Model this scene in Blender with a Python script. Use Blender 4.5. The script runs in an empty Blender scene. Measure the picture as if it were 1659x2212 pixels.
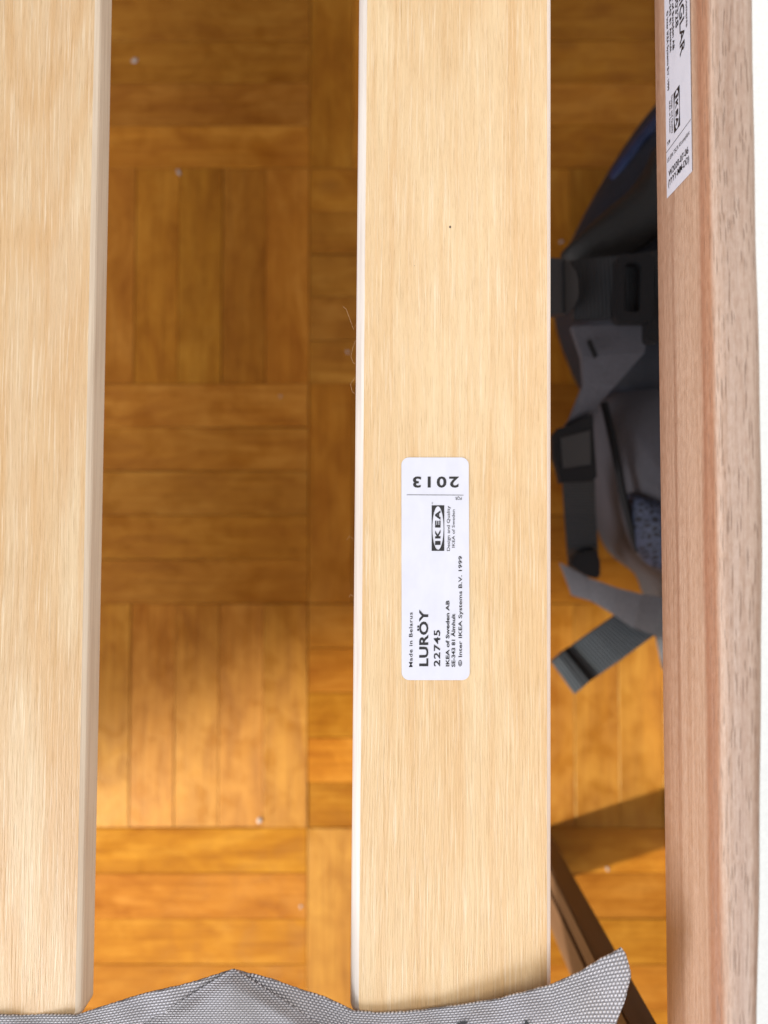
import bpy, bmesh, math, random
from mathutils import Vector, Matrix
random.seed(7)
R = math.radians
sc = bpy.context.scene
col = sc.collection

# ------------------------------------------------------------------ camera
CAM_H = .42                     # lens height above the parquet, metres
PITCH = R(2)
F = 1661.0                      # focal length in pixels of a 1659 x 2212 picture
cam = bpy.data.cameras.new('camera')
cam.sensor_fit = 'VERTICAL'; cam.sensor_height = 36; cam.lens = 36*F/2212
cam.clip_start = .01; cam.clip_end = 50
cam.dof.use_dof = True; cam.dof.focus_distance = .213; cam.dof.aperture_fstop = 8
camo = bpy.data.objects.new('camera', cam); col.objects.link(camo)
camo.location = (0, 0, CAM_H); camo.rotation_euler = (PITCH, 0, 0)
sc.camera = camo

# ------------------------------------------------------------------ light
w = bpy.data.worlds.new('World'); sc.world = w; w.use_nodes = True
bg = w.node_tree.nodes['Background']
bg.inputs[0].default_value = (.93, .96, 1, 1); bg.inputs[1].default_value = .26

def aim(o, target):
    o.rotation_euler = (Vector(target) - o.location).to_track_quat('-Z', 'Y').to_euler()
def lamp(name, kind, loc, target, energy, color, **kw):
    l = bpy.data.lights.new(name, kind); l.energy = energy; l.color = color
    for k, v in kw.items(): setattr(l, k, v)
    o = bpy.data.objects.new(name, l); col.objects.link(o); o.location = loc; aim(o, target)
    return o
lamp('window_light', 'AREA', (-1.05, -.72, .62), (0, -.06, .2), 18, (.97, .98, 1), shape='RECTANGLE', size=.9, size_y=.6)
lamp('near_window_light', 'AREA', (-.22, -.95, 1.35), (0, -.05, .2), 7, (.95, .97, 1), shape='RECTANGLE', size=.55, size_y=.8)
lamp('room_light', 'AREA', (.75, .50, 1.35), (.05, .05, .2), 15.5, (1, .945, .86), shape='RECTANGLE', size=.8, size_y=.8)
lamp('sun_beam', 'SPOT', (-1.9, -.80, 1.1), (0, -.208, 0), 590, (1, .98, .80),
     spot_size=R(8.6), spot_blend=.5, shadow_soft_size=.03)

sc.view_settings.view_transform = 'Standard'; sc.view_settings.look = 'None'
sc.view_settings.exposure = 0; sc.view_settings.gamma = 1

# ------------------------------------------------------------------ helpers
def W(px, py, z):
    """picture point (1659 x 2212) -> world point on the level plane z"""
    dx = (px-829.5)/F; dy = (1106-py)/F
    c, s = math.cos(PITCH), math.sin(PITCH)
    y = dy*c+s; zz = dy*s-c
    t = (CAM_H-z)/(-zz)
    return Vector((dx*t, y*t, z))
def WX(px, py, X):
    """picture point -> (Y, Z) on the upright plane X"""
    dx = (px-829.5)/F; dy = (1106-py)/F
    c, s = math.cos(PITCH), math.sin(PITCH)
    t = X/dx
    return (dy*c+s)*t, CAM_H+(dy*s-c)*t

def link(name, me, mat=None, parent=None, smooth=False):
    if mat is not None:
        for m in (mat if isinstance(mat, (list, tuple)) else [mat]): me.materials.append(m)
    if smooth:
        for p in me.polygons: p.use_smooth = True
    o = bpy.data.objects.new(name, me); col.objects.link(o)
    if parent is not None: o.parent = parent
    return o
def mesh(name, verts, faces, uvs=None):
    me = bpy.data.meshes.new(name); me.from_pydata([tuple(v) for v in verts], [], faces); me.update()
    if uvs is not None:
        uv = me.uv_layers.new(name='UVMap')
        for l in me.loops: uv.data[l.index].uv = uvs[l.vertex_index]
    return me
def tag(o, label=None, cat=None, group=None, kind=None):
    if label: o['label'] = label
    if cat: o['category'] = cat
    if group: o['group'] = group
    if kind: o['kind'] = kind
    return o
def empty(name, loc=(0, 0, 0)):
    o = bpy.data.objects.new(name, None); o.location = loc; o.empty_display_size = .02
    col.objects.link(o); return o
def fix_normals(me):
    bm = bmesh.new(); bm.from_mesh(me); bmesh.ops.recalc_face_normals(bm, faces=bm.faces); bm.to_mesh(me); bm.free()
    return me

class NT:
    """short notation for node trees"""
    def __init__(s, name):
        s.m = bpy.data.materials.new(name); s.m.use_nodes = True
        s.t = s.m.node_tree; s.b = s.t.nodes['Principled BSDF']
    def n(s, kind, **kw):
        x = s.t.nodes.new('ShaderNode'+kind)
        for k, v in kw.items(): setattr(x, k, v)
        return x
    def put(s, sock, v):
        if isinstance(v, bpy.types.NodeSocket): s.t.links.new(v, sock)
        else: sock.default_value = v
    def set(s, **kw):
        for k, v in kw.items(): s.put(s.b.inputs[k.replace('_', ' ')], v)
        return s
    def co(s, out='Object'): return s.n('TexCoord').outputs[out]
    def map(s, vec, scale=(1, 1, 1), loc=(0, 0, 0), rot=(0, 0, 0)):
        x = s.n('Mapping'); s.put(x.inputs[0], vec); s.put(x.inputs[1], loc); s.put(x.inputs[2], rot); s.put(x.inputs[3], scale)
        return x.outputs[0]
    def noise(s, vec, scale=1, detail=2, rough=.5, dist=0):
        x = s.n('TexNoise'); s.put(x.inputs['Vector'], vec); s.put(x.inputs['Scale'], scale); s.put(x.inputs['Detail'], detail)
        s.put(x.inputs['Roughness'], rough); s.put(x.inputs['Distortion'], dist)
        return x.outputs[0]
    def voro(s, vec, scale=1, out='Distance', **kw):
        x = s.n('TexVoronoi', **kw); s.put(x.inputs['Vector'], vec); s.put(x.inputs['Scale'], scale); return x.outputs[out]
    def math(s, op, a, b=0.0, c=0.0, clamp=False):
        x = s.n('Math', operation=op, use_clamp=clamp); s.put(x.inputs[0], a); s.put(x.inputs[1], b); s.put(x.inputs[2], c); return x.outputs[0]
    def ramp(s, fac, stops, interp='LINEAR'):
        x = s.n('ValToRGB'); s.put(x.inputs[0], fac); r = x.color_ramp; r.interpolation = interp
        while len(r.elements) < len(stops): r.elements.new(.5)
        for e, (p, c) in zip(r.elements, stops):
            e.position = p; e.color = (c[0], c[1], c[2], 1) if isinstance(c, (tuple, list)) else (c, c, c, 1)
        return x.outputs[0]
    def mix(s, fac, a, b, mode='MIX'):
        x = s.n('MixRGB', blend_type=mode)
        for i, v in ((0, fac), (1, a), (2, b)):
            s.put(x.inputs[i], (*v, 1) if isinstance(v, tuple) and len(v) == 3 else v)
        return x.outputs[0]
    def sep(s, vec):
        x = s.n('SeparateXYZ'); s.put(x.inputs[0], vec); return x.outputs
    def bump(s, h, strength=.3, dist=.001, normal=None):
        x = s.n('Bump'); s.put(x.inputs['Height'], h); x.inputs['Strength'].default_value = strength; x.inputs['Distance'].default_value = dist
        if normal is not None: s.put(x.inputs['Normal'], normal)
        return x.outputs[0]
    def vadd(s, a, b):
        x = s.n('VectorMath', operation='ADD'); s.put(x.inputs[0], a); s.put(x.inputs[1], b); return x.outputs[0]

# ------------------------------------------------------------------ materials
def birch(name, seed, light, mid, amber, figure=.5):
    m = NT(name); o = m.map(m.co(), loc=(seed*1.7, seed*.9, 0))
    wav = m.noise(m.map(o, (30, 6, 1)), 1, 2)
    o2 = m.vadd(o, m.map(wav, (.004, 0, 0)))
    fine = m.noise(m.map(o2, (2900, 110, 1)), 1, 4, .7)
    fibre = m.noise(m.map(o2, (1250, 45, 1)), 1, 3, .65)
    streak = m.noise(m.map(o2, (260, 5, 1)), 1, 3, .6)
    broad = m.noise(m.map(o, (46, 9, 1)), 1, 2, .5, 1.2)
    cath = m.math('SINE', m.math('MULTIPLY', m.noise(m.map(o, (19, 3.6, 1)), 1, 1.5, .45, .5), 48))
    c = m.mix(m.ramp(broad, [(.38, 0), (.62, 1)]), light, mid)
    c = m.mix(m.math('MULTIPLY', m.ramp(streak, [(.48, 0), (.72, 1)]), .7), c, amber)
    c = m.mix(m.math('MULTIPLY', m.ramp(m.math('MULTIPLY_ADD', cath, .5, .5), [(.45, 0), (1, 1)]), figure*.38), c, amber)
    c = m.mix(.16, c, m.ramp(fibre, [(.36, (.66, .57, .46)), (.5, (1, 1, 1)), (.64, (1.1, 1.1, 1.1))]), 'MULTIPLY')
    c = m.mix(.34, c, m.ramp(fine, [(.33, (.58, .46, .33)), (.47, (1, 1, 1))]), 'MULTIPLY')
    pale = m.noise(m.map(o2, (2100, 42, 1), (3, 7, 0)), 1, 3, .6)
    c = m.mix(m.math('MULTIPLY', m.ramp(pale, [(.54, 0), (.68, 1)]), .5), c, (.95, .80, .60))
    # pin specks
    d = m.voro(m.map(o, (1, .8, 1)), 85); k = m.voro(m.map(o, (1, .8, 1)), 85, 'Color')
    spot = m.math('MULTIPLY', m.math('LESS_THAN', d, .025), m.math('GREATER_THAN', m.sep(k)[0], .55))
    c = m.mix(spot, c, (.09, .05, .03))
    h = m.math('ADD', m.math('MULTIPLY', fine, .7), fibre)
    m.set(Base_Color=c, Roughness=m.ramp(fibre, [(.35, .24), (.65, .50)]), Normal=m.bump(h, .75, .0005), Specular_IOR_Level=.5)
    return m.m
M = {}
M['birch_a'] = birch('birch_a', 1.3, (.84, .625, .375), (.79, .55, .305), (.73, .455, .215), .5)
M['birch_b'] = birch('birch_b', 4.1, (.76, .56, .345), (.71, .485, .28), (.67, .40, .18), 1.2)

def edge_wood(name, base):
    m = NT(name); o = m.co()
    f = m.noise(m.map(o, (700, 25, 900)), 1, 3, .6)
    b = m.noise(m.map(o, (60, 16, 120)), 1, 2)
    c = m.mix(.45, base, m.ramp(f, [(.3, (.68, .6, .55)), (.55, (1, 1, 1))]), 'MULTIPLY')
    c = m.mix(.5, c, m.ramp(b, [(.35, (.80, .74, .70)), (.6, (1, 1, 1))]), 'MULTIPLY')
    m.set(Base_Color=c, Roughness=.62, Normal=m.bump(f, .3, .0004)); return m.m
M['edge_a'] = edge_wood('edge_a', (.88, .80, .73))
M['edge_b'] = edge_wood('edge_b', (.80, .68, .545))

def parquet():
    m = NT('parquet'); oi = m.n('ObjectInfo')
    o = m.co()
    rv = m.n('CombineXYZ'); m.put(rv.inputs[0], m.math('MULTIPLY', oi.outputs['Random'], 31.0)); m.put(rv.inputs[1], m.math('MULTIPLY', oi.outputs['Random'], 57.0))
    v = m.vadd(o, rv.outputs[0])
    broad = m.noise(m.map(v, (70, 22, 1)), 1, 3, .6, .8)
    grain = m.noise(m.map(v, (620, 16, 1)), 1, 3, .6)
    blot = m.noise(m.map(v, (75, 75, 1)), 1, 3, .6, .5)
    c = m.ramp(broad, [(.28, (.27, .088, .008)), (.5, (.34, .127, .013)), (.72, (.41, .172, .024))])
    c = m.mix(.5, c, m.ramp(grain, [(.3, (.62, .52, .4)), (.6, (1, 1, 1))]), 'MULTIPLY')
    c = m.mix(.35, c, m.ramp(blot, [(.38, (.72, .62, .5)), (.55, (1, 1, 1)), (.68, (1.0, 1.0, .95))]), 'MULTIPLY')
    kn = m.voro(m.map(v, (14, 9, 1)), 1)
    c = m.mix(m.math('MULTIPLY', m.ramp(kn, [(.02, 1), (.08, 0)]), .4), c, (.14, .045, .01))
    c = m.mix(1, c, oi.outputs['Color'], 'MULTIPLY')
    t = m.n('Tangent', direction_type='UV_MAP', uv_map='UVMap')
    m.set(Base_Color=c, Roughness=m.ramp(blot, [(.35, .34), (.65, .58)]), Specular_Tint=(1, .74, .32, 1), Anisotropic=.75, Anisotropic_Rotation=0.0, Tangent=t.outputs[0],
          Normal=m.bump(m.math('ADD', m.math('MULTIPLY', blot, 1.2), grain), .25, .0006))
    return m.m
M['parquet'] = parquet()
m = NT('joint'); m.set(Base_Color=(.17, .07, .018, 1), Roughness=.9); M['joint'] = m.m

def rail_wood():
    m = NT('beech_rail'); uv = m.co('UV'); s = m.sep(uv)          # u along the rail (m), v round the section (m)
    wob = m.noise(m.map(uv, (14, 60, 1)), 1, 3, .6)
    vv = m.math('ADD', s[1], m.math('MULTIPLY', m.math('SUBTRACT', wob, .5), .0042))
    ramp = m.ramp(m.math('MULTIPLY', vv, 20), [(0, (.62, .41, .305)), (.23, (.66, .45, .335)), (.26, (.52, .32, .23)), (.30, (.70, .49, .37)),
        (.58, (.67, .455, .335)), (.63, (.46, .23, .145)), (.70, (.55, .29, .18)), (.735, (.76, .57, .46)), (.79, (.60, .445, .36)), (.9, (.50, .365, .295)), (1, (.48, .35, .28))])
    fine = m.noise(m.map(uv, (45, 1800, 1)), 1, 3, .6)
    str_ = m.noise(m.map(uv, (8, 420, 1)), 1, 3, .55)
    fleck = m.noise(m.map(uv, (330, 900, 1)), 1, 3, .65)
    c = m.mix(.5, ramp, m.ramp(str_, [(.3, (.70, .58, .5)), (.55, (1, 1, 1))]), 'MULTIPLY')
    c = m.mix(.4, c, m.ramp(fine, [(.3, (.68, .58, .5)), (.52, (1, 1, 1))]), 'MULTIPLY')
    c = m.mix(.5, c, m.ramp(fleck, [(.35, (.76, .66, .58)), (.6, (1, 1, 1))]), 'MULTIPLY')
    # open pores: short dark dashes, mostly on the crown of the rail
    pores = m.voro(m.vadd(m.map(uv, (105, 1900, 1)), m.map(m.noise(uv, 60, 1), (2, 2, 0))), 1)
    where = m.ramp(m.math('MULTIPLY', vv, 20), [(.60, .12), (.80, 1)])
    pore = m.math('MULTIPLY', m.ramp(pores, [(.20, 1), (.30, 0)]), where)
    c = m.mix(m.math('MULTIPLY', pore, .75), c, (.22, .135, .095))
    m.set(Base_Color=c, Roughness=m.ramp(fleck, [(.3, .36), (.7, .55)]), Normal=m.bump(m.math('SUBTRACT', m.math('ADD', fine, fleck), m.math('MULTIPLY', pore, 1.5)), .45, .0005))
    return m.m
M['rail'] = rail_wood()

def plain(name, c, rough=.6, grain=None, amount=.3, bump=.0, spec=.5):
    m = NT(name); cc = (*c, 1)
    if grain:
        n = m.noise(m.map(m.co(), grain), 1, 3, .6)
        cc = m.mix(amount, cc, m.ramp(n, [(.3, (.45, .45, .45)), (.65, (1.25, 1.25, 1.25))]), 'MULTIPLY')
        if bump: m.set(Normal=m.bump(n, .5, bump))
    m.set(Base_Color=cc, Roughness=rough, Specular_IOR_Level=spec); return m.m
M['leg'] = plain('brown_leg', (.085, .040, .020), .5, (300, 300, 12), .5)
M['paper'] = plain('paper', (.72, .73, .84), .55, (260, 130, 260), .07)
M['ink'] = plain('ink', (.018, .017, .02), .5)
M['cushion'] = plain('cushion', (.92, .96, .98), .8, (900, 900, 900), .08)
M['lint'] = plain('lint', (.42, .36, .34), 1, spec=0.0)
M['hair'] = plain('splinter', (.55, .36, .2), .7)
M['pack_black'] = plain('pack_black', (.005, .005, .006), .6, (900, 900, 900), .5, .0008)
M['pack_navy'] = plain('pack_navy', (.004, .006, .016), .7, (60, 60, 60), .9, .002)
M['pack_blue'] = plain('pack_blue', (.006, .018, .07), .6, (150, 150, 150), .5, .001)
M['pack_grey'] = plain('pack_grey', (.062, .061, .076), .75, (1100, 1100, 1100), .35, .0006)
M['plastic'] = plain('plastic', (.03, .031, .034), .42)
M['plastic_black'] = plain('plastic_black', (.008, .008, .010), .7, spec=.25)
M['tape_grey'] = plain('tape_grey', (.13, .13, .148), .75, (900, 900, 900), .35, .0005)

def tape(name, c):
    m = NT(name); uv = m.sep(m.co('UV'))
    r = m.math('SINE', m.math('MULTIPLY', uv[0], 2*math.pi/.0016))
    n = m.noise(m.map(m.co('UV'), (900, 900, 1)), 1, 2)
    cc = m.mix(.6, (*c, 1), m.ramp(m.math('MULTIPLY_ADD', r, .5, .5), [(0, (.4, .4, .4)), (.7, (1.2, 1.2, 1.2))]), 'MULTIPLY')
    cc = m.mix(.3, cc, m.ramp(n, [(.3, (.5, .5, .5)), (.7, (1.2, 1.2, 1.2))]), 'MULTIPLY')
    m.set(Base_Color=cc, Roughness=.6, Normal=m.bump(r, .5, .0005)); return m.m
M['tape_slate'] = tape('tape_slate', (.05, .062, .08))
M['tape_dark'] = tape('tape_dark', (.012, .014, .018))

def honeycomb():
    m = NT('pack_mesh'); v = m.map(m.co(), (1, 1, .2))
    d = m.voro(v, 420, feature='DISTANCE_TO_EDGE')
    c = m.ramp(d, [(.03, (.05, .065, .12)), (.14, (.022, .03, .058)), (.3, (.006, .008, .016))])
    m.set(Base_Color=c, Roughness=.7, Normal=m.bump(d, -.6, .0015)); return m.m
M['pack_mesh'] = honeycomb()

def weave():
    m = NT('woven_band'); uv = m.co('UV'); nz = m.noise(m.map(uv, (70, 70, 1)), 1, 2)
    v = m.vadd(uv, m.map(nz, (.0006, .0006, 0)))
    s = m.sep(v); P = .00105
    a = m.math('MULTIPLY', s[0], math.pi/P); b = m.math('MULTIPLY', s[1], math.pi/(P*.62))
    sa = m.math('SINE', a); sb = m.math('SINE', b)
    warp = m.math('MULTIPLY', m.math('ABSOLUTE', sa), m.math('ABSOLUTE', sb))
    # brick-like offset: every other row shifted
    row = m.math('FLOOR', m.math('DIVIDE', s[1], P*.62))
    par = m.math('MULTIPLY', m.math('FLOORED_MODULO', row, 2.0), math.pi/2)
    sa2 = m.math('ABSOLUTE', m.math('SINE', m.math('ADD', a, par)))
    h = m.math('MULTIPLY', m.math('POWER', sa2, .8), m.math('ABSOLUTE', sb))
    fib = m.noise(m.map(v, (6000, 2500, 1)), 1, 2)
    big = m.noise(m.map(uv, (40, 60, 1)), 1, 2)
    c = m.ramp(h, [(.05, (.26, .25, .27)), (.4, (.56, .54, .575)), (.85, (.88, .86, .91))])
    c = m.mix(.4, c, m.ramp(fib, [(.3, (.6, .6, .6)), (.7, (1.15, 1.15, 1.15))]), 'MULTIPLY')
    c = m.mix(.6, c, m.ramp(big, [(.3, (.82, .80, .78)), (.7, (1.0, 1.0, 1.06))]), 'MULTIPLY')
    m.set(Base_Color=c, Roughness=.42, Specular_IOR_Level=.5, Normal=m.bump(h, .9, .0007)); return m.m
M['weave'] = weave()

# ------------------------------------------------------------------ floor: mosaic parquet
S = .1205; FX, FY = -.0413, -.0352          # one square's side, a corner of the pattern
fv = [(-1.6, -1.6, -.0065), (1.6, -1.6, -.0065), (1.6, 1.6, -.0065), (-1.6, 1.6, -.0065)]
floor = tag(link('floor', mesh('floor', fv, [(0, 1, 2, 3)]), M['joint']), kind='structure')
def finger_mesh():
    hw, hl, b, t = S/10-.00010, S/2-.00009, .00025, .007
    vs, fs = [], []
    for z, i in ((-t, 0), (-b, 0), (0, b)):
        for sx, sy in ((-1, -1), (1, -1), (1, 1), (-1, 1)): vs.append((sx*(hw-i), sy*(hl-i), z))
    for k in (0, 4):
        for j in range(4): fs.append((k+j, k+(j+1) % 4, k+4+(j+1) % 4, k+4+j))
    fs.append((8, 9, 10, 11))
    return mesh('parquet_finger', vs, fs, [(v[0], v[1]) for v in vs])
fm = finger_mesh(); fm.materials.append(M['parquet'])
rnd = random.Random(21)
for i in range(-3, 4):
    for j in range(-4, 4):
        upright = (i+j) % 2 == 1
        sq = rnd.uniform(.9, 1.08)
        for k in range(5):
            o = bpy.data.objects.new('parquet_finger', fm); col.objects.link(o); o.parent = floor
            cx, cy = FX+(i-.5)*S, FY+(j+.5)*S; d = (k-2)*S/5
            o.location = (cx+(d if upright else 0), cy+(0 if upright else d), rnd.uniform(-.0005, .0))
            o.rotation_euler = (rnd.uniform(-.002, .002), rnd.uniform(-.004, .004), (0 if upright else math.pi/2)+rnd.uniform(-.003, .003)+(math.pi if rnd.random() < .5 else 0))
            t = sq*rnd.uniform(.82, 1.12); o.color = (t, t*rnd.uniform(.93, 1.05), t*rnd.uniform(.8, 1.15), 1)

# ------------------------------------------------------------------ bed slats
SLAT_Z = .208; SLAT_T = .011
def slat(name, cx, cy_end, length, width, rot, bl, br, mats):
    """rounded-end board; bl/br = width of the eased edge on its left and right"""
    rings = []
    prof = [(1.0, 0), (.55, .42), (.16, .95), (0, 1.7)]             # share of the eased edge, drop in units of it
    zs = [('e', p) for p in prof]+[('z', -SLAT_T+.0012), ('b', -SLAT_T)]
    def outline(il, ir, ie):
        x0, x1, y0, y1, r = -width/2+il, width/2-ir, ie, length-ie, .0019
        pts = []
        for (qx, qy, a0) in ((x1-r, y0+r, -90), (x1-r, y1-r, 0), (x0+r, y1-r, 90), (x0+r, y0+r, 180)):
            for k in range(6):
                a = R(a0+90*k/5); pts.append((qx+r*math.cos(a), qy+r*math.sin(a)))
        return pts
    vs, fs, mi = [], [], []
    for kind, p in zs:
        if kind == 'e':
            pts = outline(bl*p[0], br*p[0], .0012*p[0])
            for (x, y) in pts:
                tt = (x+width/2)/width; b = bl*(1-tt)+br*tt
                vs.append((x, y, -min(b*p[1], SLAT_T*.75)))
        elif kind == 'z':
            for (x, y) in outline(0, 0, 0): vs.append((x, y, p))
        else:
            for (x, y) in outline(.0012, .0012, .0012): vs.append((x, y, p))
    n = 24
    fs.append(tuple(range(n))); mi.append(0)
    for r in range(len(zs)-1):
        for k in range(n):
            fs.append((r*n+k, (r+1)*n+k, (r+1)*n+(k+1) % n, r*n+(k+1) % n)); mi.append(1)
    fs.append(tuple(reversed(range((len(zs)-1)*n, len(zs)*n)))); mi.append(1)
    me = mesh(name, vs, fs); fix_normals(me)
    for p, i in zip(me.polygons, mi): p.material_index = i
    o = link(name, me, mats)
    o.location = (cx, cy_end, SLAT_Z); o.rotation_euler = (0, 0, rot)
    return o
END_Y = -.1292
slat_c = slat('bed_slat', .0181, END_Y, .70, .0547, -.0075, .0024, .0015, [M['birch_a'], M['edge_a']])
tag(slat_c, 'pale birch bed slat with the white product label, between both gaps', 'bed slat', 'bed slats')
slat_l = slat('bed_slat', -.1095, END_Y-.0008, .70, .0547, -.0060, .0022, .0012, [M['birch_b'], M['edge_b']])
tag(slat_l, 'plain birch bed slat without label at the left margin', 'bed slat', 'bed slats')

# ------------------------------------------------------------------ lettering
def text_mesh(s, bold=0.0, space=1.0):
    cu = bpy.data.curves.new('t', 'FONT'); cu.body = s; cu.offset = bold; cu.space_character = space; cu.resolution_u = 3
    ob = bpy.data.objects.new('t', cu); col.objects.link(ob)
    dg = bpy.context.evaluated_depsgraph_get()
    me = bpy.data.meshes.new_from_object(ob.evaluated_get(dg))
    bpy.data.objects.remove(ob); bpy.data.curves.remove(cu)
    return me
_cap = text_mesh('H'); CAP = max(v.co.y for v in _cap.vertices); bpy.data.meshes.remove(_cap)
def lettering(s, origin, u, v, width, cap, parent, bold=.0, space=1.0, mat='ink', shear=0.0):
    """text whose baseline starts at origin and runs along u for width metres, letters cap metres tall along v"""
    me = text_mesh(s, bold, space)
    x0 = min(q.co.x for q in me.vertices); x1 = max(q.co.x for q in me.vertices)
    u, v = Vector(u).normalized(), Vector(v).normalized()
    sx, sy = width/(x1-x0), cap/CAP
    for q in me.vertices:
        q.co = Vector(origin)+u*((q.co.x-x0)*sx)+v*(q.co.y*sy)
    me.name = 'lettering'; me.materials.clear()
    o = link('lettering', me, M[mat]); o.parent = parent; o.matrix_parent_inverse = parent_matrix(parent).inverted()
    return o
def parent_matrix(o):
    m_ = Matrix.LocRotScale(o.location, o.rotation_euler, o.scale)
    return parent_matrix(o.parent) @ o.matrix_parent_inverse @ m_ if o.parent else m_
def world_child(name, me, mat, parent, smooth=False):
    """a mesh given in world coordinates, made a child of parent"""
    o = link(name, me, mat, smooth=smooth); o.parent = parent; o.matrix_parent_inverse = parent_matrix(parent).inverted()
    return o
def poly_world(name, pts, mat, parent):
    return world_child(name, mesh(name, pts, [tuple(range(len(pts)))]), mat, parent)
def logo(parent, O, u, v, L, Hh, nrm):
    """black field with a pale oval left open and the four heavy capitals inside; O = lower left corner, u/v unit axes"""
    u, v, nrm = Vector(u), Vector(v), Vector(nrm)
    bm = bmesh.new(); N = 48; ov, rc = [], []
    for k in range(N):
        a = 2*math.pi*k/N
        x, y = math.cos(a), math.sin(a)
        m_ = max(abs(x), abs(y))
        ov.append(bm.verts.new(O+u*(L*.5*(1+.955*x))+v*(Hh*.5*(1+.90*y))))
        rc.append(bm.verts.new(O+u*(L*.5*(1+x/m_))+v*(Hh*.5*(1+y/m_))))
    for k in range(N): bm.faces.new((rc[k], rc[(k+1) % N], ov[(k+1) % N], ov[k]))
    me = bpy.data.meshes.new('logo_field'); bm.to_mesh(me); bm.free()
    world_child('logo_field', me, M['ink'], parent)
    for ch, a, b in (('I', .13, .215), ('K', .27, .47), ('E', .51, .665), ('A', .68, .89)):
        lettering(ch, O+u*(L*a)+v*(Hh*.32), u, v, L*(b-a), Hh*.38, parent, bold=.045)

# white label on the middle slat (outline and lines read from the photograph, on the slat's own plane)
LZ = SLAT_Z+.00015
def C1(cx, cy, z=LZ+.00008): return W((900+cx/3.8125)*.9217, (1040+cy/3.8125)*.9217, z)
def rounded(p00, p10, p11, p01, r, n=6):
    cs = [Vector(p) for p in (p00, p10, p11, p01)]; out = []
    for i in range(4):
        c = cs[i]; a = (cs[i-1]-c).normalized(); b = (cs[(i+1) % 4]-c).normalized()
        ctr = c+(a+b)*r
        for k in range(n+1):
            t = math.pi/2*k/n
            out.append(ctr-b*r*math.cos(t)-a*r*math.sin(t))
    return out
pts = rounded(C1(158, 2112, LZ), C1(766, 2112, LZ), C1(757, 122, LZ), C1(155, 122, LZ), .0021)
lab = poly_world('product_label', pts, M['paper'], slat_c)
lab['label'] = 'white rounded label printed with black lettering'
def up_text(s, cb, ct, y0, y1, bold=0.0, space=1.0):
    o = C1(cb, y0); e = C1(cb, y1); t = C1(ct, y0)
    lettering(s, o, e-o, t-o, (e-o).length, (t-o).length, lab, bold, space)
up_text('Made in Belarus', 254, 224, 1996, 1507, .012, 1.1)
up_text('LUR\u00d6Y', 392, 318, 1988, 1482, .03, 1.05)
up_text('22745', 500, 447, 1990, 1665, .018, 1.1)
up_text('IKEA of Sweden AB', 583, 553, 1990, 1400, .026)
up_text('SE-343 81 \u00c4lmhult', 635, 605, 1995, 1520, .024)
up_text('\u00a9 Inter IKEA Systems B.V. 1999', 696, 666, 1990, 1003, .014)
up_text('Design and Quality', 588, 562, 958, 556, .004)
up_text('IKEA of Sweden', 632, 608, 928, 588, .004)
up_text('\u00ae', 437, 427, 540, 520, .0)
def dn_text(s, x0, x1, yb, yt, bold=0.0, space=1.0):
    o = C1(x0, yb); e = C1(x1, yb); t = C1(x0, yt)
    lettering(s, o, e-o, t-o, (e-o).length, (t-o).length, lab, bold, space)
dn_text('2013', 668, 258, 297, 388, .026, 1.25)
dn_text('PQR', 694, 637, 475, 502, .002)
a, b, c_, d_ = C1(203, 454), C1(710, 457), C1(710, 461), C1(203, 458)
poly_world('rule_line', [a, b, c_, d_], M['ink'], lab)
o0 = C1(538, 957); uu = (C1(538, 550)-o0); vv = (C1(426, 957)-o0)
logo(lab, o0, uu.normalized(), vv.normalized(), uu.length, vv.length, (0, 0, 1))

# splinters and fibres along the sawn edges of the middle slat
def wire(name, pts, r, mat, parent=None):
    vs, fs = [], []; n = 4
    for i, p in enumerate(pts):
        p = Vector(p); d = (Vector(pts[min(i+1, len(pts)-1)])-Vector(pts[max(i-1, 0)])).normalized()
        a = d.cross(Vector((0, 0, 1)));  a = a.normalized() if a.length > 1e-6 else Vector((1, 0, 0)); b = d.cross(a)
        for k in range(n):
            q = 2*math.pi*k/n; vs.append(p+(a*math.cos(q)+b*math.sin(q))*r)
    for i in range(len(pts)-1):
        for k in range(n): fs.append((i*n+k, i*n+(k+1) % n, (i+1)*n+(k+1) % n, (i+1)*n+k))
    me = mesh(name, vs, fs)
    return world_child(name, me, mat, parent) if parent else link(name, me, mat)
for pl in ([(769, 700), (764, 712), (756, 690), (748, 668), (741, 662)], [(768, 735), (762, 752), (758, 770), (763, 784), (768, 786)],
           [(767, 815), (757, 830), (761, 846), (766, 850)], [(764, 1165), (755, 1158), (749, 1166)], [(766, 1290), (757, 1284), (754, 1290)]):
    wire('splinter', [W(x, y, SLAT_Z-.003) for x, y in pl], .000028, M['hair'], slat_c)

# ------------------------------------------------------------------ bed frame: end rail, side rails, legs
frame = tag(empty('bed_frame', (.084, -.1675, 0)), 'reddish beech bed frame rail with label, standing on brown legs', 'bed frame')
RX = .0795
prof = [(.0008, .1985), (0, .1995), (0, .228), (.0005, .2322), (.0018, .2365), (.0040, .2395), (.0068, .2406), (.0089, .2397), (.0099, .2372), (.0101, .231), (.0101, .1995), (.0093, .1985)]
dense = []
for i in range(len(prof)):                     # round the crown with extra points
    p0, p1, p2, p3 = prof[i-1], prof[i], prof[(i+1) % len(prof)], prof[(i+2) % len(prof)]
    dense.append(p1)
    if 2 <= i <= 8:
        for t in (.33, .67):
            dense.append(tuple(.5*((2*p1[k])+(p2[k]-p0[k])*t+(2*p0[k]-5*p1[k]+4*p2[k]-p3[k])*t*t+(3*p1[k]-p0[k]-3*p2[k]+p3[k])*t**3) for k in (0, 1)))
arc = [0]
for i in range(1, len(dense)): arc.append(arc[-1]+math.dist(dense[i], dense[i-1]))
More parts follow.
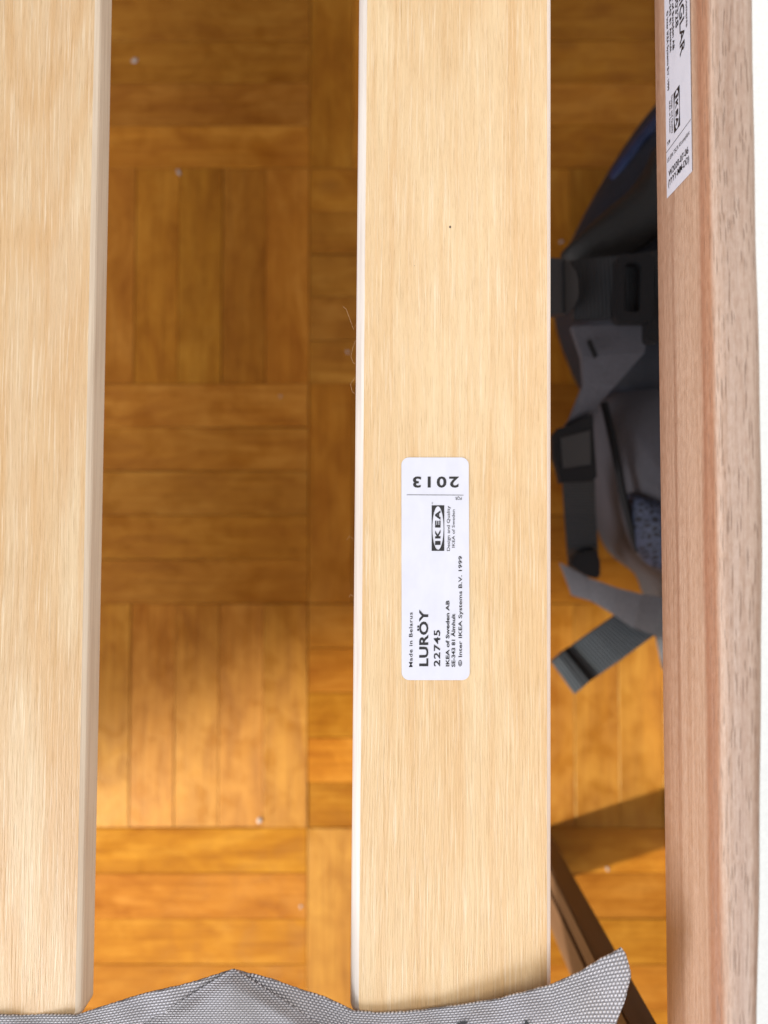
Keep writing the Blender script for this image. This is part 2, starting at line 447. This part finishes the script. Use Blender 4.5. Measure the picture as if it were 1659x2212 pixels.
vs, fs, uvs = [], [], []
ys = [-.235+.0085*k for k in range(96)]
n = len(dense)
for y in ys:
    k = 1-.42*max(0, min(1, (-.01-y)/.12))-.05*max(0, min(1, (y-.05)/.1))       # the rail thins towards its near end
    wv = .00012*math.sin(y*61)+.00008*math.sin(y*143+1)
    for (x, z), a in zip(dense, arc):
        vs.append((RX+(.0008+(x-.0008)*k if x > .0008 else x)+(wv if x > .003 else 0), y, z)); uvs.append((y, a))
for i in range(len(ys)-1):
    for k in range(n-1): fs.append((i*n+k, i*n+k+1, (i+1)*n+k+1, (i+1)*n+k))
    fs.append((i*n+n-1, i*n, (i+1)*n, (i+1)*n+n-1))
fs.append(tuple(range(n))); fs.append(tuple(reversed(range((len(ys)-1)*n, len(ys)*n))))
me = mesh('end_rail', vs, fs, uvs); fix_normals(me)
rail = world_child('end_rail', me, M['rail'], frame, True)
rail['label'] = 'reddish beech rail with rounded crown'

def boxv(x0, x1, y0, y1, z0, z1, b=.0012):
    bm = bmesh.new(); bmesh.ops.create_cube(bm, size=1)
    for q in bm.verts: q.co = Vector(((x0+x1)/2+q.co.x*(x1-x0), (y0+y1)/2+q.co.y*(y1-y0), (z0+z1)/2+q.co.z*(z1-z0)))
    bmesh.ops.bevel(bm, geom=bm.edges[:], offset=b, segments=2, affect='EDGES')
    me = bpy.data.meshes.new('b'); bm.to_mesh(me); bm.free(); return me
def joined(*ms):
    bm = bmesh.new()
    for q in ms: bm.from_mesh(q); bpy.data.meshes.remove(q)
    me = bpy.data.meshes.new('j'); bm.to_mesh(me); bm.free(); return me
def leg(y0):
    # two narrow boards with a shadow gap between them
    me = joined(boxv(.0792, .0890, y0+.0006, y0+.0100, 0, .1995, .0008), boxv(.0792, .0890, y0-.0185, y0-.0012, 0, .1995, .0008), boxv(.0815, .0880, y0-.004, y0+.004, 0.001, .1990, .0004))
    o = world_child('leg', me, M['leg'], frame); o['label'] = 'dark brown leg of two narrow boards'
leg(-.1675); leg(.530)
M['beech_plain'] = plain('beech_plain', (.52, .33, .21), .5, (25, 500, 500), .35)
world_child('side_rail', boxv(-.15, .0785, -.236, -.164, .175, .1965), M['beech_plain'], frame)
world_child('side_rail', boxv(-.40, .0785, .520, .560, .150, .1965), M['beech_plain'], frame)
world_child('leg', boxv(-.40, -.385, .525, .545, 0, .1525), M['leg'], frame)

# label on the rail's inner face
LX = RX-.0002
def C2(cx, cy, X=LX-.0001):
    y, z = WX((1500+cx/4.4233)*.9217, (cy/4.4233)*.9217, X); return Vector((X, y, z))
q = C2(278, 2030, LX); r_ = C2(541, 1808, LX)
yb = (q.y+r_.y)/2; z0, z1 = q.z, r_.z
lab2 = poly_world('product_label', [(LX, yb+.0004, z0), (LX, yb-.0004, z1), (LX, yb+.085, z1), (LX, yb+.085, z0)], M['paper'], frame)
lab2['label'] = 'white label on the inner face of the rail'
HL = z1-z0
U, V = Vector((0, -1, 0)), Vector((0, 0, 1))
def side_text(s, yend, hb, ht, length, bold=0., space=1.0):
    """reads towards the near end; yend = where it stops, hb/ht = baseline and cap height as shares of the label's height"""
    lettering(s, Vector((LX-.0001, yend+length, z0+HL*hb)), U, V, length, HL*(ht-hb), lab2, bold, space)
def yat(cx, cy): return C2(cx, cy).y
side_text('Made in Romania', yat(520, 215), .86, .925, .0165, .010)
side_text('SNIGLAR', yat(470, 505), .62, .79, .0215, .014)
side_text('60328', yat(420, 212), .46, .57, .0090, .010)
side_text('IKEA of Sweden AB', yat(372, 470), .33, .40, .0185, .022)
side_text('SE-343 81 \u00c4lmhult', yat(352, 478), .22, .285, .0160, .022)
side_text('\u00a9 Inter IKEA Systems B.V. 1999', yat(325, 888), .095, .165, yat(322, 40)-yat(325, 888), .014)
L = yat(400, 890)-yat(400, 1318); 
logo(lab2, Vector((LX-.0001, yat(400, 890), z0+HL*.345)), U, V, L, HL*.235, (-1, 0, 0))
side_text('Design and Quality', yat(352, 1355), .245, .305, yat(357, 945)-yat(352, 1355), .006)
side_text('IKEA of Sweden', yat(335, 1340), .155, .21, yat(338, 1000)-yat(335, 1340), .006)
yd = (C2(287, 1515).y+C2(547, 1252).y)/2
poly_world('rule_line', [(LX-.0001, yd, z0+.0002), (LX-.0001, yd-.00018, z0+.0002), (LX-.0001, yd-.00018, z1-.0002), (LX-.0001, yd, z1-.0002)], M['ink'], lab2)
def rise_text(s, y, h0, h1, cap, bold=0.):
    """reads upwards on the face; letters stand towards the far end"""
    lettering(s, Vector((LX-.0001, y, z0+HL*h0)), V, -U, HL*(h1-h0), cap, lab2, bold)
rise_text('TCM', yd+.0014, .05, .17, .0010, .01)
rise_text('US EPA TSCA VI compliant', yd-.0034, .05, .93, .0012, .0)
rise_text('W2020-07-06', yd-.0079, .10, .88, .0018, .006)
rise_text('(YYYY-MM-DD)', yd-.0104, .08, .90, .0018, .006)

# ------------------------------------------------------------------ woven band that holds the slat ends
top_edge = [(-60, 2196), (0, 2195), (85, 2193), (165, 2194), (205, 2181), (300, 2151), (425, 2121), (480, 2102), (502, 2094), (520, 2100), (600, 2121), (700, 2156),
            (760, 2184), (830, 2190), (879, 2187), (980, 2174), (1079, 2158), (1191, 2128), (1240, 2102), (1287, 2072), (1343, 2048)]
def lerp_edge(x):
    for (xa, ya), (xb, yb_) in zip(top_edge, top_edge[1:]):
        if xa <= x <= xb: return ya+(yb_-ya)*(x-xa)/(xb-xa)
    return top_edge[-1][1]
def right_edge(py):     # where the band is cut off at its right end
    pr = [(2048, 1343), (2060, 1352), (2104, 1364), (2160, 1351), (2212, 1331), (2600, 1260)]
    for (ya, xa), (yb_, xb) in zip(pr, pr[1:]):
        if ya <= py <= yb_: return xa+(xb-xa)*(py-ya)/(yb_-ya)
    return pr[-1][1]
def smooth(a, b, x):
    t = max(0, min(1, (x-a)/(b-a))); return t*t*(3-2*t)
def band_z(px, py, t):
    z = SLAT_Z+.0023
    # tent between the two slats: the near panel stands proud of the edge that turns under
    tent = smooth(205, 470, px)*(1-smooth(540, 765, px))
    z += tent*.0012+.0010*smooth(760, 860, px)+.0042*smooth(820, 1200, px)*(1-smooth(2180, 2400, py))
    # right end curls up towards its corner
    z += .0085*smooth(1130, 1360, px)*(1-.55*smooth(2060, 2212, py))
    z -= .0012*(1-smooth(0, .12, t))                       # hem dips to the slat
    z += .0004*math.sin(px*.021+py*.013)+.0003*math.sin(px*.05-py*.031)
    s = smooth(.45, 1, t)
    return z*(1-s)+.2002*s
NX, NY = 230, 44
vs, uvs, fs = [], [], []
for i in range(NX+1):
    for j in range(NY+1):
        t = (j/NY)**1.25
        px = -60+(1343+60)*i/NX
        py = lerp_edge(px)*(1-t)+2640*t
        # pull the right end to its cut line
        px2 = px+(right_edge(min(py, 2600))-1343)*smooth(1120, 1343, px)
        py2 = py
        jag = (random.random()-.5)*1.6 if j == 0 else 0
        p = W(px2, py2+jag, band_z(px2, py2, t)); vs.append(p)
        e = lerp_edge(px)
        uvs.append((px2*.000128, (py2-2190-(e-2190)*.75*max(0, 1-t*2.5))*.000128))
for i in range(NX):
    for j in range(NY): a = i*(NY+1)+j; fs.append((a, a+1, a+NY+2, a+NY+1))
# the pointed near panel of the tent lies over the turned edge
base = len(vs); NU, NV = 40, 30
for i in range(NU+1):
    for j in range(NV+1):
        f = j/NV; py = 2095+(2640-2095)*f**1.3
        xl, xr = 502-(py-2095)*1.62-3, 502+(py-2095)*1.60+3
        u_ = i/NU; px = xl+(xr-xl)*u_
        dd = min(u_, 1-u_)*(xr-xl)
        z = band_z(px, py, 0)+.0014+.0022*smooth(0, 60, dd)*smooth(0, .1, f)+.0004*math.sin(px*.04+py*.03)
        z = z*(1-smooth(.5, 1, f))+.2007*smooth(.5, 1, f)
        vs.append(W(px, py, z)); uvs.append((px*.000128+.00031, py*.000128))
for i in range(NU):
    for j in range(NV): a = base+i*(NV+1)+j; fs.append((a, a+1, a+NV+2, a+NV+1))
me = mesh('slat_band', vs, fs, uvs)
band = tag(link('slat_band', me, M['weave'], smooth=True), 'grey woven fabric band across the slat ends at the bottom', 'fabric band')
so = band.modifiers.new('thickness', 'SOLIDIFY'); so.thickness = .0008; so.offset = -1
# cropped print on the band
for pl in ([(1132, 2213), (1135, 2204), (1139, 2204), (1145, 2216), (1140, 2216)], [(985, 2211), (1003, 2206), (1012, 2208), (1004, 2214), (986, 2216)]):
    poly_world('print_mark', [W(x, y, band_z(x, y, (y-lerp_edge(x))/(2640-lerp_edge(x)))+.0006) for x, y in pl], M['ink'], band)

# ------------------------------------------------------------------ white cushion leaning on the outside of the rail
cs = [(.0912, .2235), (.215, .206), (.275, .0), (.1525, .0)]
bm = bmesh.new()
fa = bm.faces.new([bm.verts.new((x, -.17, z)) for x, z in cs])
for g in bmesh.ops.extrude_face_region(bm, geom=[fa])['geom']:
    if isinstance(g, bmesh.types.BMVert): g.co.y += .66
bmesh.ops.recalc_face_normals(bm, faces=bm.faces)
bmesh.ops.bevel(bm, geom=bm.edges[:], offset=.002, segments=3, affect='EDGES')
me = bpy.data.meshes.new('cushion'); bm.to_mesh(me); bm.free()
cush = tag(link('cushion', me, M['cushion'], smooth=False), 'bright white cushion leaning beyond the rail at the right margin', 'cushion')

# ------------------------------------------------------------------ backpack under the bed
pack = tag(empty('backpack', tuple(W(1500, 800, 0))), 'dark backpack with navy mesh and grey straps lying on the parquet', 'backpack')
def dome(name, outline, zc, h, mat, rings=9, skirt=True, lump=.0):
    """soft bag panel: outline in picture points at height zc, bulging h above it, tucked in to the floor below"""
    P = [W(x, y, zc) for x, y in outline]
    # resample
    n = 72; per = [0]
    for i in range(len(P)): per.append(per[-1]+(P[(i+1) % len(P)]-P[i]).length)
    Q = []
    for k in range(n):
        s = per[-1]*k/n
        for i in range(len(P)):
            if per[i] <= s <= per[i+1]:
                t = (s-per[i])/(per[i+1]-per[i]); Q.append(P[i].lerp(P[(i+1) % len(P)], t)); break
    Q = [(Q[k-1]+Q[k]*2+Q[(k+1) % n])/4 for k in range(n)]
    c = sum(Q, Vector())/n
    vs, fs = [], []
    tt = ([(.93, -1)] if skirt else [])+[(math.sin(math.pi/2*(1-r/rings)), math.cos(math.pi/2*(1-r/rings))) for r in range(rings)]
    for t, f in tt:
        for k, p in enumerate(Q):
            v = c+(p-c)*t
            z = .001 if f < 0 else zc+h*f+lump*math.sin(k*.9+t*9)*f
            vs.append(Vector((v.x, v.y, z)))
    vs.append(Vector((c.x, c.y, zc+h)))
    m_ = len(tt)
    for r in range(m_-1):
        for k in range(n): fs.append((r*n+k, r*n+(k+1) % n, (r+1)*n+(k+1) % n, (r+1)*n+k))
    for k in range(n): fs.append(((m_-1)*n+k, (m_-1)*n+(k+1) % n, m_*n))
    if skirt: fs.append(tuple(reversed(range(n))))
    return world_child(name, mesh(name, vs, fs), M[mat], pack, True)
def ribbon(name, pairs, mat, thick=.0016, parent=None):
    """strap: list of (left px, left py, right px, right py, z) stations"""
    st = []
    for i in range(len(pairs)-1):
        for k in range(4):
            t = k/4; st.append([pairs[i][q_]*(1-t)+pairs[i+1][q_]*t for q_ in range(5)])
    st.append(list(pairs[-1]))
    vs, uvs, fs = [], [], []; run = 0; last = None
    for (a, b, c, d, z) in st:
        p, q_ = W(a, b, z), W(c, d, z); m_ = (p+q_)/2
        if last is not None: run += (m_-last).length
        last = m_
        for dz in (0, -thick):
            for s_ in range(5):
                t = s_/4; v = p.lerp(q_, t); v.z += dz-.0004*(2*t-1)**2; vs.append(v); uvs.append((run, (q_-p).length*t))
    for i in range(len(st)-1):
        a = i*10
        for s_ in range(4):
            fs.append((a+s_, a+s_+1, a+10+s_+1, a+10+s_)); fs.append((a+5+s_+1, a+5+s_, a+15+s_, a+15+s_+1))
        fs.append((a, a+10, a+15, a+5)); fs.append((a+4, a+9, a+19, a+14))
    for a in (0, (len(st)-1)*10): fs.append((a, a+5, a+6, a+7, a+8, a+9, a+4, a+3, a+2, a+1))
    return world_child(name, mesh(name, vs, fs, uvs), M[mat], parent or pack, False)
def plate(name, outline, z, thick, mat, hole=None, parent=None):
    bm = bmesh.new()
    ring = [bm.verts.new(W(x, y, z)) for x, y in outline]
    if hole:
        hr = [bm.verts.new(W(x, y, z)) for x, y in hole]
        n_ = len(ring); fcs = [bm.faces.new((ring[k], ring[(k+1) % n_], hr[(k+1) % n_], hr[k])) for k in range(n_)]
    else: fcs = [bm.faces.new(ring)]
    ex_ = bmesh.ops.extrude_face_region(bm, geom=fcs)
    for g in ex_['geom']:
        if isinstance(g, bmesh.types.BMVert): g.co.z -= thick
    bmesh.ops.recalc_face_normals(bm, faces=bm.faces)
    me = bpy.data.meshes.new(name); bm.to_mesh(me); bm.free()
    return world_child(name, me, M[mat], parent or pack)
def rr(x0, y0, x1, y1, r, n=4, sk=0):
    out = []
    for qx, qy, a0 in ((x1-r, y1-r, 0), (x0+r, y1-r, 90), (x0+r, y0+r, 180), (x1-r, y0+r, 270)):
        for k in range(n+1):
            a = R(a0+90*k/n); px, py = qx+r*math.cos(a), qy+r*math.sin(a); out.append((px+sk*(y1-py), py))
    return out
def C4(cx, cy): return ((1280+cx/2.767)*.9217, (900+cy/2.767)*.9217)

dome('upper_body', [(1440, 198), (1385, 262), (1335, 335), (1292, 408), (1258, 470), (1226, 540), (1238, 620), (1255, 690), (1290, 780), (1330, 850), (1430, 900), (1490, 880), (1490, 700), (1490, 400), (1490, 230), (1500, 170)], .055, .030, 'pack_navy', lump=.001)
dome('blue_panel', [(1440, 220), (1400, 262), (1352, 322), (1318, 372), (1306, 412), (1330, 410), (1372, 350), (1440, 285)], .062, .012, 'pack_blue', 6, False)
dome('shoulder_pad', [(1206, 552), (1236, 520), (1300, 462), (1352, 420), (1388, 372), (1410, 320), (1470, 300), (1490, 330), (1500, 430), (1440, 500), (1380, 545), (1300, 575), (1230, 582)], .082, .014, 'pack_black', 7, False)
ribbon('hip_belt', [(1232, 562, 1240, 688, .098), (1330, 552, 1335, 684, .103), (1440, 538, 1440, 690, .106), (1520, 530, 1520, 690, .106)], 'tape_dark', .004)
plate('buckle_tongue', [(1180, 556), (1212, 558), (1230, 566), (1243, 584), (1250, 606), (1251, 630), (1246, 652), (1236, 668), (1222, 677), (1180, 679)], .104, .005, 'plastic')
plate('buckle_rib', [(1216, 562), (1220, 562), (1222, 674), (1217, 674)], .1052, .001, 'plastic_black')
plate('ladder_buckle', rr(1329, 548, 1411, 695, 16, sk=.03), .112, .006, 'plastic_black', rr(1348, 566, 1383, 674, 10, sk=.03))
plate('buckle_bar', rr(1397, 640, 1428, 738, 10), .110, .006, 'plastic_black')
ribbon('wing_strap', [(1236, 704, 1404, 700, .096), (1258, 770, 1392, 762, .094), (1262, 828, 1330, 832, .090), (1232, 904, 1298, 868, .084), (1214, 930, 1284, 900, .080), (1212, 990, 1282, 985, .076)], 'pack_grey', .004)
plate('stitch_tab', [(1268, 738), (1276, 732), (1292, 768), (1284, 774)], .0975, .001, 'plastic_black')
plate('strap_buckle', [C4(45, 330), C4(75, 290), C4(150, 270), C4(300, 190), C4(318, 450), C4(330, 600), C4(300, 630), C4(95, 640), C4(78, 560), C4(50, 470)], .086, .006, 'plastic_black')
plate('buckle_slot', [C4(95, 350), C4(285, 300), C4(290, 520), C4(110, 545)], .0866, .001, 'plastic')
ribbon('adjuster_strap', [(*C4(112, 625), *C4(318, 620), .078), (*C4(125, 850), *C4(325, 850), .066), (*C4(140, 1060), *C4(338, 1060), .058), (*C4(150, 1180), *C4(345, 1180), .045), (*C4(158, 1250), *C4(350, 1250), .026)], 'tape_dark', .0025)
plate('shadow_loop', [C4(160, 1170), C4(200, 1105), C4(260, 1080), C4(330, 1085), C4(350, 1150), C4(352, 1230), C4(330, 1262), C4(280, 1250)], .0605, .006, 'plastic_black')  # shadow at the strap's looped lower end, put in as a black plate
dome('lower_body', [C4(400, 80), C4(335, 130), C4(308, 210), C4(312, 330), C4(330, 480), C4(370, 620), C4(420, 760), C4(480, 900), C4(540, 1060), C4(600, 1150), C4(680, 1210), C4(800, 1290), (1490, 1390), (1490, 1280), (1490, 1000), (1490, 850), (1480, 820), (1400, 810)], .050, .036, 'pack_grey', 9, True, .0006)
wire('piping', [W(*C4(x, y), z) for x, y, z in ((375, 120, .077), (400, 220, .0775), (440, 400, .078), (470, 560, .078), (492, 690, .077), (520, 800, .076), (560, 960, .073), (600, 1080, .068))], .0018, M['plastic_black'], pack)
dome('mesh_pocket', [C4(530, 700), C4(600, 730), C4(680, 690), C4(780, 640), (1490, 1080), (1490, 1200), (1500, 1290), C4(760, 1210), C4(680, 1185), C4(620, 1130), C4(565, 1020), C4(520, 860), C4(510, 780)], .070, .018, 'pack_mesh', 7, False, .0008)
ribbon('carry_strap', [(*C4(92, 1160), *C4(172, 1372), .055), (*C4(280, 1258), *C4(305, 1412), .058), (*C4(460, 1322), *C4(440, 1495), .062), (*C4(620, 1362), *C4(565, 1580), .064), (*C4(770, 1385), *C4(705, 1632), .062), (*C4(930, 1390), *C4(870, 1690), .05)], 'tape_grey', .0022)
ribbon('tab_strap', [(*C4(130, 1728), *C4(300, 1918), .050), (*C4(300, 1605), *C4(480, 1795), .053), (*C4(470, 1488), *C4(690, 1640), .054), (*C4(560, 1430), *C4(790, 1590), .052)], 'tape_slate', .0022)
ribbon('folded_end', [(*C4(40, 1806), *C4(188, 2012), .0530), (*C4(85, 1768), *C4(240, 1968), .0545), (*C4(124, 1734), *C4(284, 1930), .0535)], 'tape_slate', .0045)
ribbon('dark_strip', [(*C4(112, 1742), *C4(272, 1938), .0520), (*C4(150, 1712), *C4(322, 1902), .0520)], 'plastic_black', .003)  # dark strip filling the line between tab strap and folded end
ribbon('cinch_strap', [(*C4(790, 1560), *C4(715, 1630), .045), (*C4(820, 1740), *C4(735, 1720), .04), (*C4(840, 1900), *C4(762, 1850), .034)], 'tape_grey', .002)

# ------------------------------------------------------------------ lint on the parquet
def lint(px, py, r, label):
    bm = bmesh.new(); bmesh.ops.create_icosphere(bm, subdivisions=2, radius=1)
    for v in bm.verts:
        k = r*random.uniform(.45, 1.25); v.co = Vector((v.co.x*k*.75, v.co.y*k*1.2, v.co.z*k*.25))
    me = bpy.data.meshes.new('lint_tuft'); bm.to_mesh(me); bm.free()
    o = link('lint_tuft', me, M['lint'], smooth=True); p = W(px, py, 0); o.location = (p.x, p.y, r*.2); o.rotation_euler = (0, 0, random.random()*3)
    tag(o, label, 'lint', 'lint on the parquet')
lint(291, 131, .0019, 'largest white lint tuft, in the upper left gap near the top')
lint(386, 373, .0014, 'small pale lint tuft above the upright parquet strips, left gap')
lint(561, 1772, .0016, 'bright lint tuft at the lower end of the sunlit upright strips')
lint(751, 760, .0009, 'tiny lint speck beside the middle slat, upper half')
lint(606, 856, .0008, 'tiny lint speck in the middle of the left gap')
lint(1213, 522, .0011, 'lint speck beside the backpack near the middle slat')
lint(1312, 2032 - 155, .0010, 'lint speck on the sunlit parquet right of the brown leg')
lint(650, 1958, .0009, 'lint speck at the end of a parquet joint below the sunlit strips')
